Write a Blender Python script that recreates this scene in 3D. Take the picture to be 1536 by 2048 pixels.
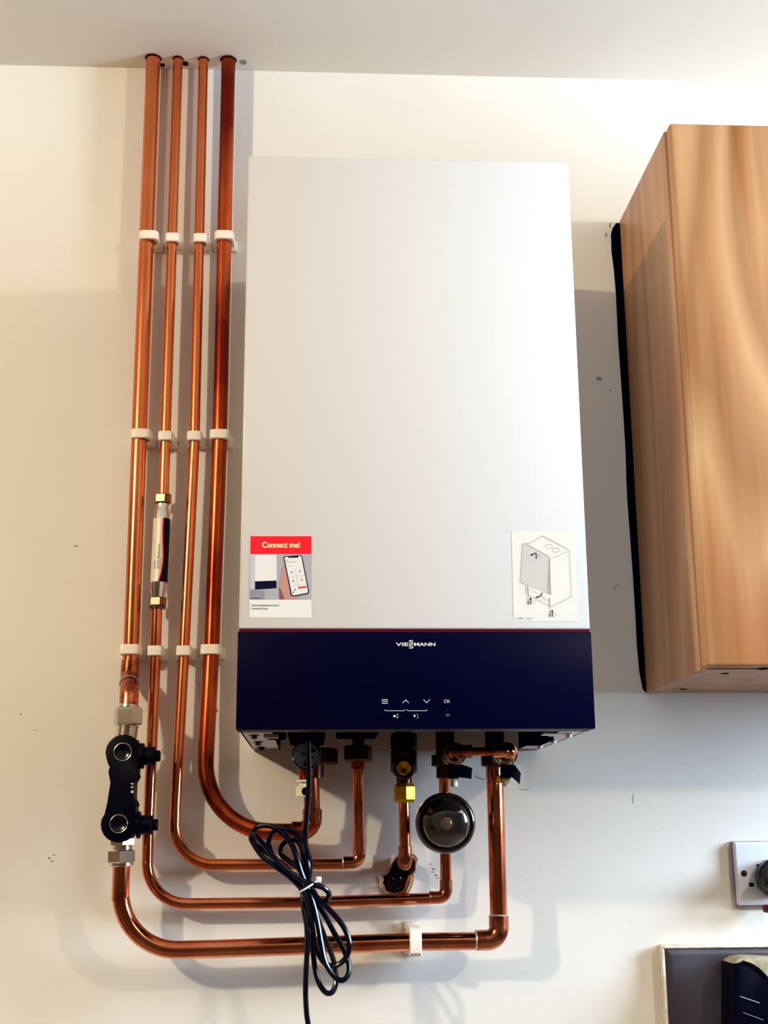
import bpy, bmesh, math, random
from mathutils import Vector, Matrix
random.seed(4)
for o in list(bpy.data.objects): bpy.data.objects.remove(o, do_unlink=True)
S = bpy.context.scene
COL = S.collection
FLOOR_TO_EYE = 1.40
# ------------------------------------------------------------------ camera
F_PX, PITCH, YAW, ROLL, DIST = 2576.1, 0.24604, 0.05385, -0.0074, 1.81615
fw = Vector((math.sin(YAW)*math.cos(PITCH), math.cos(YAW)*math.cos(PITCH), math.sin(PITCH)))
rt = Vector((math.cos(YAW), -math.sin(YAW), 0)); up = rt.cross(fw)
rt2 = rt*math.cos(ROLL) + up*math.sin(ROLL); up2 = -rt*math.sin(ROLL) + up*math.cos(ROLL)
EYE = Vector((0, -DIST, FLOOR_TO_EYE))
cd = bpy.data.cameras.new('camera'); cam = bpy.data.objects.new('camera', cd); COL.objects.link(cam)
M = Matrix((rt2, up2, -fw)).transposed().to_4x4(); M.translation = EYE
cam.matrix_world = M
cd.sensor_fit = 'VERTICAL'; cd.sensor_height = 24.0; cd.lens = F_PX/2048*24.0
cd.clip_start = 0.02
S.camera = cam
# ------------------------------------------------------------------ light
S.view_settings.view_transform = 'Standard'; S.view_settings.look = 'None'
S.view_settings.gamma = 1; S.view_settings.use_curve_mapping = False
S.view_settings.exposure = 0.10
w = bpy.data.worlds.new('world'); S.world = w; w.use_nodes = True
w.node_tree.nodes['Background'].inputs[0].default_value = (.75, .85, 1, 1)
w.node_tree.nodes['Background'].inputs[1].default_value = 0.6
def lamp(name, kind, loc, power, col, **kw):
    l = bpy.data.lights.new(name, kind); l.energy = power; l.color = col
    for k, v in kw.items(): setattr(l, k, v)
    o = bpy.data.objects.new(name, l); COL.objects.link(o); o.location = loc
    return o
Z0 = FLOOR_TO_EYE
lamp('lamp_right_of_room', 'POINT', (1.45, -1.80, Z0+.93), 42, (1, .87, .67), shadow_soft_size=.045)
lamp('lamp_left_of_room', 'POINT', (-1.60, -1.85, Z0+.95), 108, (1, .86, .62), shadow_soft_size=.045)
win = lamp('daylight_through_window', 'AREA', (2.55, -.95, Z0+.57), 152, (.58, .79, 1), shape='RECTANGLE', size=.90, size_y=.95)
win.rotation_euler = (math.radians(90), 0, math.radians(90))

# ------------------------------------------------------------------ helpers
def U(px, py, Y):
    """world point on the plane y=Y seen at pixel px,py"""
    d = fw*F_PX + rt2*(px-768) + up2*(1024-py)
    t = (Y-EYE.y)/d.y
    return EYE + d*t
def lin(c):
    return tuple((x/12.92 if x <= .04045 else ((x+.055)/1.055)**2.4) for x in [v/255 for v in c]) + (1,)
def mat(name, col, rough=.5, metal=0, spec=.5, noise=None, bump=None, coat=0, emit=None):
    """noise=(scale, col2, contrast lo, hi, stretch xyz); bump=(scale,strength)"""
    m = bpy.data.materials.new(name); m.use_nodes = True
    nt = m.node_tree; b = nt.nodes['Principled BSDF']
    c = lin(col)
    b.inputs['Base Color'].default_value = c; b.inputs['Roughness'].default_value = rough
    b.inputs['Metallic'].default_value = metal; b.inputs['Specular IOR Level'].default_value = spec
    b.inputs['Coat Weight'].default_value = coat
    tc = nt.nodes.new('ShaderNodeTexCoord')
    if noise:
        sc, c2, lo, hi, st = noise
        mp = nt.nodes.new('ShaderNodeMapping'); mp.inputs['Scale'].default_value = st
        nt.links.new(tc.outputs['Object'], mp.inputs['Vector'])
        n = nt.nodes.new('ShaderNodeTexNoise'); n.inputs['Scale'].default_value = sc; n.inputs['Detail'].default_value = 5
        nt.links.new(mp.outputs[0], n.inputs['Vector'])
        r = nt.nodes.new('ShaderNodeValToRGB'); r.color_ramp.elements[0].position = lo; r.color_ramp.elements[1].position = hi
        r.color_ramp.elements[0].color = c; r.color_ramp.elements[1].color = lin(c2)
        nt.links.new(n.outputs[0], r.inputs[0]); nt.links.new(r.outputs[0], b.inputs['Base Color'])
    if bump:
        n2 = nt.nodes.new('ShaderNodeTexNoise'); n2.inputs['Scale'].default_value = bump[0]; n2.inputs['Detail'].default_value = 4
        nt.links.new(tc.outputs['Object'], n2.inputs['Vector'])
        bp = nt.nodes.new('ShaderNodeBump'); bp.inputs['Strength'].default_value = bump[1]; bp.inputs['Distance'].default_value = .002
        nt.links.new(n2.outputs[0], bp.inputs['Height']); nt.links.new(bp.outputs[0], b.inputs['Normal'])
    return m
ONE = (1, 1, 1)
NAVY = (2, 2, 30)
MT = dict(
 wall=mat('wall_paint', (228, 222, 214), .75, spec=.25, noise=(2.2, (221, 215, 208), .35, .7, ONE), bump=(60, .18)),
 wall2=mat('kitchen_wall_paint', (96, 78, 60), .8, spec=.2),
 ceil=mat('ceiling_paint', (228, 218, 204), .85, spec=.2, bump=(50, .1)),
 floor=mat('floor_tile', (92, 78, 66), .5, noise=(5, (80, 68, 60), .3, .7, ONE)),
 white=mat('white_enamel', (204, 201, 201), .32, spec=.35),
 steel=mat('galvanised_steel', (205, 200, 205), .45, .35, noise=(30, (185, 182, 188), .3, .7, ONE)),
 panel=mat('black_glass', NAVY, .35, spec=.03),
 red=mat('red_trim', (84, 0, 28), .5, spec=.1),
 navy=mat('black_plastic', (1, 1, 17), .42, spec=.07),
 cable=mat('cable_rubber', (3, 4, 22), .2, spec=.3),
 cu=mat('copper', (228, 136, 88), .22, 1, noise=(14, (204, 104, 60), .35, .72, (1, 1, .35)), bump=(25, .05)),
 cub=mat('bright_copper', (228, 138, 98), .13, 1, noise=(22, (196, 98, 66), .38, .7, ONE)),
 cud=mat('tarnished_copper', (196, 88, 46), .27, 1, noise=(20, (118, 34, 24), .36, .6, (1, 1, .3)), bump=(25, .05)),
 cuj=mat('heat_marked_copper', (206, 122, 84), .24, 1, noise=(60, (128, 60, 40), .42, .62, ONE)),
 solder=mat('solder', (210, 200, 195), .35, .8),
 brass=mat('brass', (226, 170, 50), .2, 1),
 gasnut=mat('yellow_brass', (252, 190, 24), .24, .8, coat=.2),
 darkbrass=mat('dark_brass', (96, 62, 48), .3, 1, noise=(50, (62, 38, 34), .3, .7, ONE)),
 nickel=mat('nickel', (214, 200, 182), .2, 1),
 nickel2=mat('dull_nickel', (112, 96, 78), .3, 1),
 chrome=mat('chrome', (235, 235, 238), .08, 1),
 clip=mat('clip_plastic', (242, 232, 222), .5, spec=.3),
 tie=mat('cable_tie_nylon', (225, 228, 230), .4),
 capw=mat('ivory_plastic', (238, 232, 195), .4),
 blackchrome=mat('black_chrome', (104, 98, 98), .10, .95, noise=(18, (120, 112, 100), .4, .7, ONE)),
 gface=mat('gauge_face', (120, 132, 132), .4, noise=(70, (88, 98, 104), .45, .6, ONE)),
 bezel=mat('gauge_bezel', (16, 18, 40), .25, spec=.5),
 label=mat('label_paper', (216, 214, 210), .5, spec=.3),
 labelw=mat('conditioner_label', (222, 212, 196), .35, spec=.4),
 redink=mat('red_ink', (226, 20, 38), .5, spec=.2),
 cream=mat('cream_ink', (237, 210, 152), .5),
 grey1=mat('grey_ink', (158, 156, 163), .5),
 lilac=mat('lilac_ink', (178, 176, 190), .5),
 grey2=mat('mid_grey_ink', (128, 128, 142), .5),
 pgrey=mat('panel_grey_ink', (190, 187, 186), .5),
 lgrey=mat('line_grey_ink', (167, 165, 165), .5),
 dgrey=mat('dark_grey_ink', (110, 106, 110), .5),
 skin=mat('skin_ink', (178, 128, 118), .5),
 skin2=mat('skin_shadow_ink', (120, 70, 72), .5),
 ink=mat('navy_ink', NAVY, .5, spec=.1),
 phone=mat('screen_ink', (214, 210, 208), .5),
 sil=mat('silver_print', (212, 212, 214), .4),
 sil2=mat('faint_print', (120, 122, 140), .4),
 tan=mat('faded_print', (128, 114, 84), .4),
 orange=mat('orange_ink', (190, 130, 60), .5),
 brick=mat('broken_plaster', (186, 122, 84), .9, noise=(60, (96, 42, 40), .35, .65, ONE), bump=(80, .6)),
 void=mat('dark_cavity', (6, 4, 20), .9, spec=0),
 sleeve=mat('wet_black_plastic', (2, 2, 14), .06, spec=.35),
 socket=mat('socket_plastic', (226, 230, 242), .3, spec=.4),
 grime=mat('grimy_backbox', (170, 158, 152), .7, noise=(40, (130, 118, 116), .3, .7, ONE)),
 tile=mat('dark_glazed_tile', (72, 72, 84), .2, spec=.45, noise=(9, (50, 42, 52), .35, .65, ONE)),
 grout=mat('grout', (236, 226, 214), .8, noise=(60, (190, 170, 155), .45, .75, ONE), bump=(80, .4)),
 dust=mat('dusty_plastic', (170, 158, 130), .8, noise=(90, (130, 118, 100), .4, .7, ONE)),
 mottled=mat('mottled_black_plastic', (8, 8, 20), .3, spec=.25, noise=(55, (72, 72, 66), .55, .66, ONE)),
 hole=mat('hole_shadow', (40, 10, 22), .9, spec=0),
 mark=mat('pencil_smudge', (150, 140, 140), .9, spec=0),
 gapshade_base=mat('gap_shade_and_base_black', (3, 3, 22), .8, spec=0),  # painted shade of the cabinet gap, also black parts under the boiler
)
def wood(name, c1, c2, c3, scale, seedoff, dist=2.2, flow=.18):
    m = bpy.data.materials.new(name); m.use_nodes = True; nt = m.node_tree; b = nt.nodes['Principled BSDF']
    L = nt.links.new; N = nt.nodes.new
    tc = N('ShaderNodeTexCoord'); mp = N('ShaderNodeMapping'); mp.inputs['Location'].default_value = seedoff
    mp.inputs['Scale'].default_value = (1, 1, flow)
    L(tc.outputs['Object'], mp.inputs['Vector'])
    n = N('ShaderNodeTexNoise'); n.inputs['Scale'].default_value = scale; n.inputs['Detail'].default_value = 1.2; n.inputs['Distortion'].default_value = dist*.2
    L(mp.outputs[0], n.inputs['Vector'])
    mu = N('ShaderNodeMath'); mu.operation = 'MULTIPLY'; mu.inputs[1].default_value = 8; L(n.outputs[0], mu.inputs[0])
    fr = N('ShaderNodeMath'); fr.operation = 'FRACT'; L(mu.outputs[0], fr.inputs[0])
    r = N('ShaderNodeValToRGB'); e = r.color_ramp.elements
    e[0].position = 0; e[0].color = lin(c1); e[1].position = 1; e[1].color = lin(c1)
    for p, c in ((.35, c3), (.62, c2), (.85, c1)):
        q = e.new(p); q.color = lin(c)
    L(fr.outputs[0], r.inputs[0])
    mp2 = N('ShaderNodeMapping'); mp2.inputs['Scale'].default_value = (1, 1, .02); L(tc.outputs['Object'], mp2.inputs['Vector'])
    n2 = N('ShaderNodeTexNoise'); n2.inputs['Scale'].default_value = 420; n2.inputs['Detail'].default_value = 3; L(mp2.outputs[0], n2.inputs['Vector'])
    mx = N('ShaderNodeMix'); mx.data_type = 'RGBA'; mx.blend_type = 'MULTIPLY'; mx.inputs[0].default_value = .35
    L(r.outputs[0], mx.inputs[6]); L(n2.outputs[0], mx.inputs[7])
    mx2 = N('ShaderNodeMix'); mx2.data_type = 'RGBA'; mx2.blend_type = 'MIX'; mx2.inputs[0].default_value = .4
    n3 = N('ShaderNodeTexNoise'); n3.inputs['Scale'].default_value = 26; mp3 = N('ShaderNodeMapping'); mp3.inputs['Scale'].default_value = (1, 1, .06)
    L(tc.outputs['Object'], mp3.inputs['Vector']); L(mp3.outputs[0], n3.inputs['Vector'])
    r3 = N('ShaderNodeValToRGB'); r3.color_ramp.elements[0].position = .4; r3.color_ramp.elements[0].color = lin(c2); r3.color_ramp.elements[1].position = .6; r3.color_ramp.elements[1].color = lin(c3)
    L(n3.outputs[0], r3.inputs[0]); L(mx.outputs[2], mx2.inputs[6]); L(r3.outputs[0], mx2.inputs[7])
    L(mx2.outputs[2], b.inputs['Base Color']); b.inputs['Roughness'].default_value = .42; b.inputs['Specular IOR Level'].default_value = .3
    return m
MT['pine'] = wood('pine_door', (128, 74, 30), (166, 108, 62), (204, 160, 114), 5.5, (3.1, 0, 1.7), 2.6, .13)
MT['pineside'] = wood('stained_side', (156, 102, 68), (178, 124, 86), (198, 148, 104), 7, (.3, 2, .4), 1, .06)

def sharp(me, ang=35):
    for p in me.polygons: p.use_smooth = True
    me.set_sharp_from_angle(angle=math.radians(ang))
def sum_loc(p):
    v = Vector(p.location)
    while p.parent: p = p.parent; v += p.location
    return v
def link(name, me, m, parent=None):
    o = bpy.data.objects.new(name, me); COL.objects.link(o)
    for k in (m if isinstance(m, (list, tuple)) else [m]):
        if len(me.materials) < 8: me.materials.append(MT[k])
    if parent:
        o.parent = parent; o.location = -sum_loc(parent)
    return o
def thing(name, label, cat, loc, group=None):
    o = bpy.data.objects.new(name, None); COL.objects.link(o); o.location = loc; o.empty_display_size = .02
    return tag(o, label, cat, group)
def tag(o, label, cat, group=None):
    o['label'] = label; o['category'] = cat
    if group: o['group'] = group
    return o
def struct(o): o['kind'] = 'structure'; return o
class MB:
    """collects primitives into one bmesh, all in world coordinates"""
    def __init__(s): s.bm = bmesh.new()
    def box(s, a, b, bev=0, seg=2, mi=0):
        a, b = Vector(a), Vector(b); g = bmesh.ops.create_cube(s.bm, size=1)
        for v in g['verts']:
            v.co = Vector([(a[i]+b[i])/2 + v.co[i]*(b[i]-a[i]) for i in range(3)])
        fs = set(f for v in g['verts'] for f in v.link_faces)
        for f in fs: f.material_index = mi
        if bev:
            es = list(set(e for v in g['verts'] for e in v.link_edges))
            bmesh.ops.bevel(s.bm, geom=es, offset=bev, segments=seg, affect='EDGES', profile=.5)
        return s
    def rings(s, rings, cap=True, closed=False, mi=0):
        vs = [[s.bm.verts.new(p) for p in r] for r in rings]; n = len(vs[0])
        pairs = list(zip(vs, vs[1:])) + ([(vs[-1], vs[0])] if closed else [])
        for a, b in pairs:
            for i in range(n):
                f = s.bm.faces.new((a[i], a[(i+1) % n], b[(i+1) % n], b[i])); f.material_index = mi
        if cap and not closed:
            f = s.bm.faces.new(vs[0][::-1]); f.material_index = mi
            f = s.bm.faces.new(vs[-1]); f.material_index = mi
        return s
    def tube(s, pts, r, seg=20, closed=False, mi=0, cap=True):
        pts = [Vector(p) for p in pts]; n = len(pts)
        T = []
        for i in range(n):
            if closed: t = pts[(i+1) % n]-pts[i-1]
            else: t = pts[min(i+1, n-1)]-pts[max(i-1, 0)]
            T.append(t.normalized())
        nrm = T[0].orthogonal().normalized(); rs = []
        for i in range(n):
            nrm = (nrm - T[i]*nrm.dot(T[i])).normalized(); bn = T[i].cross(nrm)
            rr = r[i] if isinstance(r, (list, tuple)) else r
            rs.append([pts[i] + (nrm*math.cos(2*math.pi*k/seg) + bn*math.sin(2*math.pi*k/seg))*rr for k in range(seg)])
        return s.rings(rs, cap, closed, mi)
    def lathe(s, p0, d, prof, seg=28, ph=0, mi=0, cap=True):
        p0 = Vector(p0); d = Vector(d).normalized()
        a = d.orthogonal().normalized() if abs(d.z) < .9 else Vector((1, 0, 0)) - d*d.x
        a.normalize(); b = d.cross(a)
        return s.rings([[p0 + d*t + (a*math.cos(ph+2*math.pi*k/seg) + b*math.sin(ph+2*math.pi*k/seg))*r for k in range(seg)] for t, r in prof], cap, False, mi)
    def hexn(s, p0, d, L, r, c=.12, mi=0, ph=math.radians(12)):
        """hexagonal nut with chamfered ends"""
        return s.lathe(p0, d, [(0, r*(1-c)), (L*c*1.2, r), (L*(1-c*1.2), r), (L, r*(1-c))], 6, ph, mi)
    def prism(s, pts, off, mi=0, bev=0, seg=2):
        """extrude a closed outline by vector off"""
        off = Vector(off); a = [s.bm.verts.new(Vector(p)) for p in pts]; b = [s.bm.verts.new(Vector(p)+off) for p in pts]
        n = len(a); fs = [s.bm.faces.new(a), s.bm.faces.new(b[::-1])]
        for i in range(n): fs.append(s.bm.faces.new((a[i], b[i], b[(i+1) % n], a[(i+1) % n])))
        for f in fs: f.material_index = mi
        if bev:
            es = [e for e in fs[0].edges] + [e for e in fs[1].edges]
            bmesh.ops.bevel(s.bm, geom=es, offset=bev, segments=seg, affect='EDGES', profile=.5)
        return s
    def sphere(s, c, r, sc=(1, 1, 1), seg=24, mi=0):
        g = bmesh.ops.create_uvsphere(s.bm, u_segments=seg, v_segments=seg//2, radius=r)
        for v in g['verts']: v.co = Vector(c) + Vector((v.co.x*sc[0], v.co.y*sc[1], v.co.z*sc[2]))
        return s
    def flat(s, pts, mi=0):
        f = s.bm.faces.new([s.bm.verts.new(p) for p in pts]); f.material_index = mi; return s
    def build(s, name, m, parent=None, ang=35, base=None):
        bmesh.ops.recalc_face_normals(s.bm, faces=s.bm.faces)
        me = bpy.data.meshes.new(name)
        if base is not None:
            for v in s.bm.verts: v.co -= Vector(base)
        s.bm.to_mesh(me); s.bm.free(); sharp(me, ang)
        o = link(name, me, m, parent)
        if base is not None: o.location = base
        return o
def fillet(pts, rads, n=14):
    """round the corners of a polyline; rads per inner corner"""
    pts = [Vector(p) for p in pts]; out = [pts[0]]
    for i in range(1, len(pts)-1):
        p, r = pts[i], rads[i-1]; a = (pts[i-1]-p); b = (pts[i+1]-p); la, lb = a.length, b.length; a.normalize(); b.normalize()
        ang = a.angle(b); 
        if r <= 0 or abs(ang-math.pi) < .02: out.append(p); continue
        t = min(r/math.tan(ang/2), la*.95, lb*.95); r = t*math.tan(ang/2)
        c = p + (a+b).normalized()*(r/math.sin(ang/2)); v0 = p+a*t-c; v1 = p+b*t-c; th = v0.angle(v1)
        for k in range(n+1):
            q = k/n; out.append(c + (v0*math.sin((1-q)*th) + v1*math.sin(q*th))/math.sin(th))
    out.append(pts[-1]); return out
def catmull(P, n=10):
    P = [Vector(p) for p in P]; out = []
    for i in range(len(P)-1):
        p0 = P[max(i-1, 0)]; p1 = P[i]; p2 = P[i+1]; p3 = P[min(i+2, len(P)-1)]
        for k in range(n):
            t = k/n; out.append(.5*((2*p1) + (p2-p0)*t + (2*p0-5*p1+4*p2-p3)*t*t + (3*p1-p0-3*p2+p3)*t**3))
    out.append(P[-1]); return out
def text_mesh(txt, bold=0.0):
    c = bpy.data.curves.new('t', 'FONT'); c.body = txt; c.size = 1; c.offset = bold; c.resolution_u = 3
    o = bpy.data.objects.new('t', c); COL.objects.link(o); bpy.context.view_layer.update()
    me = bpy.data.meshes.new_from_object(o.evaluated_get(bpy.context.evaluated_depsgraph_get()))
    bpy.data.objects.remove(o); bpy.data.curves.remove(c); return me
def text_on(name, txt, box, Y, m, parent, bold=.02, fn=None):
    """box = pixel corners x0,y0,x1,y1 (or 4 corners TL TR BR BL) on plane Y"""
    me = text_mesh(txt, bold); xs = [v.co.x for v in me.vertices]; ys = [v.co.y for v in me.vertices]
    x0, x1, y0, y1 = min(xs), max(xs), min(ys), max(ys)
    if len(box) == 4 and not isinstance(box[0], tuple): box = [(box[0], box[1]), (box[2], box[1]), (box[2], box[3]), (box[0], box[3])]
    q = [fn(*p) if fn else U(p[0], p[1], Y) for p in box]
    for v in me.vertices:
        s, t = (v.co.x-x0)/(x1-x0), 1-(v.co.y-y0)/(y1-y0)
        v.co = (q[0]*(1-s)+q[1]*s)*(1-t) + (q[3]*(1-s)+q[2]*s)*t
    return link(name, me, m, parent)
def ink(mb, poly, Y, mi=0):
    mb.flat([U(x, y, Y) for x, y in poly], mi)
def stroke(mb, pts, wpx, Y, mi=0):
    """flat printed line through pixel points"""
    for (ax, ay), (bx, by) in zip(pts, pts[1:]):
        L = math.hypot(bx-ax, by-ay); nx, ny = -(by-ay)/L*wpx/2, (bx-ax)/L*wpx/2
        ex, ey = (bx-ax)/L*wpx*.3, (by-ay)/L*wpx*.3
        ink(mb, [(ax+nx-ex, ay+ny-ey), (bx+nx+ex, by+ny+ey), (bx-nx+ex, by-ny+ey), (ax-nx-ex, ay-ny-ey)], Y, mi)

# ------------------------------------------------------------------ measures (metres)
X0, X1 = -.0870, .3130                 # boiler
ZT, ZW, ZB = Z0+.8181, Z0+.2270, Z0+.1145
BD = .3696
CX, CD, CT, CB = .4684, .2877, Z0+.9262, Z0+.1930   # cabinet
CEIL = Z0+1.176
RX0, RX1, RY = -3.4, 2.65, -5.2

# ------------------------------------------------------------------ structure
holepx = [(792,1716),(786,1724),(782,1733),(777,1742),(772,1748),(766,1750),(759,1752),(763,1760),(761,1770),(764,1778),(768,1786),(776,1791),(790,1793),(803,1792),(812,1788),(815,1779),(820,1768),(823,1757),(822,1750),(829,1741),(829,1731),(832,1722),(828,1715),(820,1711),(806,1709)]
hole = [U(x, y, 0) for x, y in holepx]
def wall_back():
    bm = bmesh.new()
    outer = [bm.verts.new(p) for p in ((RX0, 0, 0), (RX1, 0, 0), (RX1, 0, CEIL), (RX0, 0, CEIL))]
    inner = [bm.verts.new(p) for p in hole]
    es = [bm.edges.new((a, b)) for a, b in zip(outer, outer[1:]+outer[:1])] + [bm.edges.new((a, b)) for a, b in zip(inner, inner[1:]+inner[:1])]
    bmesh.ops.triangle_fill(bm, edges=es, use_beauty=True, normal=(0, -1, 0))
    for f in bm.faces:
        if f.normal.y > 0: f.normal_flip()
    b2 = [bm.verts.new((v.co.x, .1, v.co.z)) for v in outer]
    for i in range(4): bm.faces.new((outer[i], outer[(i+1) % 4], b2[(i+1) % 4], b2[i]))
    bm.faces.new(b2)
    me = bpy.data.meshes.new('wall_back'); bm.to_mesh(me); bm.free()
    return struct(link('wall_back', me, 'wall'))
wb = wall_back()
cen = sum(hole, Vector())/len(hole)
mb = MB(); n = len(hole)
rs = []
for k, (sc, y) in enumerate(((1.03, -.0012), (.97, .002), (.88, .007), (.80, .014))):
    rr = []
    for i, p in enumerate(hole):
        j = random.uniform(-.0015, .0015) if 0 < k < 4 else 0
        jj = random.uniform(0, .003) if k == 0 else 0
        q = cen + (p-cen)*sc; q.y = y; q += (p-cen).normalized()*(j+jj); rr.append(q)
    rs.append(rr)
mb.rings(rs, cap=False); mb.build('hole_edge', 'brick', wb, ang=10)
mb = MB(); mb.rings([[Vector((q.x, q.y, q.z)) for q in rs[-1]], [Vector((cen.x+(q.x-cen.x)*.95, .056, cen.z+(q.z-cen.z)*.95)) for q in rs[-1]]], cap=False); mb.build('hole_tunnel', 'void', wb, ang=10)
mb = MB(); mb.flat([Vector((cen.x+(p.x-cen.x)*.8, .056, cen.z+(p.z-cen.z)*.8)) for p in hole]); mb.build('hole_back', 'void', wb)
def wallmark(pts, m='mark', name='wall_mark', wpx=2):
    mb = MB()
    for (ax, ay), (bx, by) in zip(pts, pts[1:]):
        stroke(mb, [(ax, ay), (bx, by)], wpx, -.0006)
    return mb.build(name, m, wb)
def spot(x, y, rx, ry, m='hole', name='screw_hole'):
    mb = MB(); ink(mb, [(x+rx*math.cos(t*math.pi/5)*random.uniform(.8, 1.2), y+ry*math.sin(t*math.pi/5)) for t in range(10)], -.0006)
    return mb.build(name, m, wb)
spot(355, 886, 3, 5); spot(1198, 757, 6, 3, 'mark'); spot(1221, 780, 2, 2, 'mark')
wallmark([(1228, 1180), (1231, 1173), (1236, 1169)], wpx=1.4)
wallmark([(952, 1551), (957, 1556), (962, 1557), (970, 1559)], wpx=1.4)
wallmark([(1267, 1588), (1266, 1600), (1267, 1607)], wpx=1.2)
wallmark([(1040, 1578), (1050, 1580), (1058, 1578)], wpx=1)
wallmark([(396, 1362), (400, 1380), (398, 1400)], wpx=1.2)
for x, y in ((862, 1728), (868, 1738), (873, 1750), (866, 1744), (878, 1756), (98, 1716), (104, 1722), (108, 1710), (41, 1428), (70, 1460), (152, 1092)): spot(x, y, random.uniform(1, 3), random.uniform(1, 2.4), 'mark', 'wall_mark')
for x, y in ((1220, 450), (1212, 470)): spot(x, y, 2, 5, 'mark', 'wall_mark')

def plane_obj(name, pts, m, thick, mname=None):
    mb = MB(); mb.prism(pts, thick); return struct(mb.build(name, m))
plane_obj('floor', [(RX0, RY, 0), (RX1, RY, 0), (RX1, 0, 0), (RX0, 0, 0)], 'floor', (0, 0, -.1))
ce = plane_obj('ceiling', [(RX0, RY, CEIL), (RX1, RY, CEIL), (RX1, .1, CEIL), (RX0, .1, CEIL)], 'ceil', (0, 0, .1))
plane_obj('wall_left', [(RX0, RY, 0), (RX0, 0, 0), (RX0, 0, CEIL), (RX0, RY, CEIL)], 'wall2', (-.1, 0, 0))
plane_obj('wall_front', [(RX0, RY, 0), (RX1, RY, 0), (RX1, RY, CEIL), (RX0, RY, CEIL)], 'wall2', (0, -.1, 0))
# right wall with the window opening
mb = MB(); wy0, wy1, wz0, wz1 = -1.45, -.45, Z0+.05, Z0+1.09
mb.box((RX1, RY, 0), (RX1+.1, wy0, CEIL)); mb.box((RX1, wy1, 0), (RX1+.1, 0, CEIL))
mb.box((RX1, wy0, 0), (RX1+.1, wy1, wz0)); mb.box((RX1, wy0, wz1), (RX1+.1, wy1, CEIL))
struct(mb.build('wall_right', 'wall2'))
mb = MB(); t = .05
mb.box((RX1+.02, wy0, wz0), (RX1+.08, wy0+t, wz1)).box((RX1+.02, wy1-t, wz0), (RX1+.08, wy1, wz1)).box((RX1+.02, wy0+t, wz0), (RX1+.08, wy1-t, wz0+t)).box((RX1+.02, wy0+t, wz1-t), (RX1+.08, wy1-t, wz1))
mb.box((RX1+.02, (wy0+wy1)/2-.02, wz0+t), (RX1+.08, (wy0+wy1)/2+.02, wz1-t))
struct(mb.build('window_1', 'clip'))

# ceiling holes next to the pipes
def ceil_at(px, py):
    d = fw*F_PX + rt2*(px-768) + up2*(1024-py); t = (CEIL-EYE.z)/d.z; return EYE+d*t
for x, y, r in ((325, 130, .004), (371, 127, .005), (487, 124, .005)):
    c = ceil_at(x, y); mb = MB(); mb.flat([(c.x+r*math.cos(k*.7)*random.uniform(.8, 1.2), c.y+r*1.3*math.sin(k*.7), CEIL-.0006) for k in range(9)])
    mb.build('drill_hole', 'hole' if x < 480 else 'mark', ce)

# ------------------------------------------------------------------ pipes
YP = -.030
def top_on_ceiling(px, py, p2, Y):
    a = U(px, py, Y); d = (a-p2); return p2 + d*((CEIL+.002-p2.z)/d.z)
def pipe(name, label, pts, rads, r, m, loc=None, grp=None):
    path = fillet(pts, rads); t = thing(name, label, 'pipe', loc or path[-1], grp)
    mb = MB(); mb.tube(path, r, 28); mb.build('tube', m, t)
    return t, path
def sleeve(t, a, b, r, m='cuj', name='coupling', bead=True):
    """solder-ring fitting between two points"""
    a, b = Vector(a), Vector(b); d = b-a; L = d.length
    mb = MB(); mb.lathe(a, d, [(0, r*.97), (.0008, r*1.11), (L*.45, r*1.11), (L*.5, r*1.13), (L*.55, r*1.11), (L-.0008, r*1.11), (L, r*.97)] if bead else [(0, r), (.0006, r*1.11), (L-.0006, r*1.11), (L, r)]); return mb.build(name, m, t)
def elbow(t, corner, dir1, dir2, r, m='cuj', leg=.024, R=.014, ring='solder'):
    """capillary elbow: legs along dir1 and dir2 from the corner"""
    c = Vector(corner); d1 = Vector(dir1).normalized(); d2 = Vector(dir2).normalized()
    path = fillet([c+d1*leg, c, c+d2*leg], [R], 12)
    rr = [r*1.12]*len(path)
    mb = MB(); mb.tube(path, rr, 28); o = mb.build('elbow', m, t)
    for d in (d1, d2):
        mb = MB(); p = c+d*(leg-.0004); mb.lathe(p, d, [(0, r*1.10), (.0008, r*1.14), (.0016, r*1.10), (.0024, r*1.0)]); mb.build('solder_ring', ring, t)
    return o
def collar(t, c, r, py=None):
    mb = MB(); mb.lathe((c.x, c.y, CEIL-.002), (0, 0, -1), [(0, r*1.18), (.002, r*1.05)], 20); mb.build('ceiling_collar', 'hole', t)

# A: first pipe from the left, 22 mm
a1 = U(262.6, 1295, YP); a0 = top_on_ceiling(306, 134, a1, YP)
a2 = U(259, 1332, YP-.002); a3 = U(259, 1362, YP-.012); a4 = U(259.5, 1372, YP-.030); a5 = U(258, 1418, -.075)
tA, _ = pipe('copper_pipe', 'thick copper pipe on the far left, from the ceiling to the black filter', [a0, a1, U(260.5, 1345, YP)], [0], .011, 'cu')
collar(tA, a0, .011)
e1 = U(259, 1352, YP); e2 = U(258.5, 1385, -.066); e3 = U(257, 1425, -.070)
mb = MB(); mb.tube(fillet([U(261, 1322, YP), e1, (e1+e2)/2], [.012]), .0124, 28); mb.build('elbow', 'cuj', tA)
mb = MB(); mb.tube(fillet([(e1+e2)/2, e2, e3], [.012]), .0126, 28); mb.build('elbow', 'cuj', tA)
mb = MB(); mb.tube([(e1+e2)/2-(e2-e1).normalized()*.001, (e1+e2)/2+(e2-e1).normalized()*.001], .0136, 28); mb.build('solder_ring', 'solder', tA)
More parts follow.
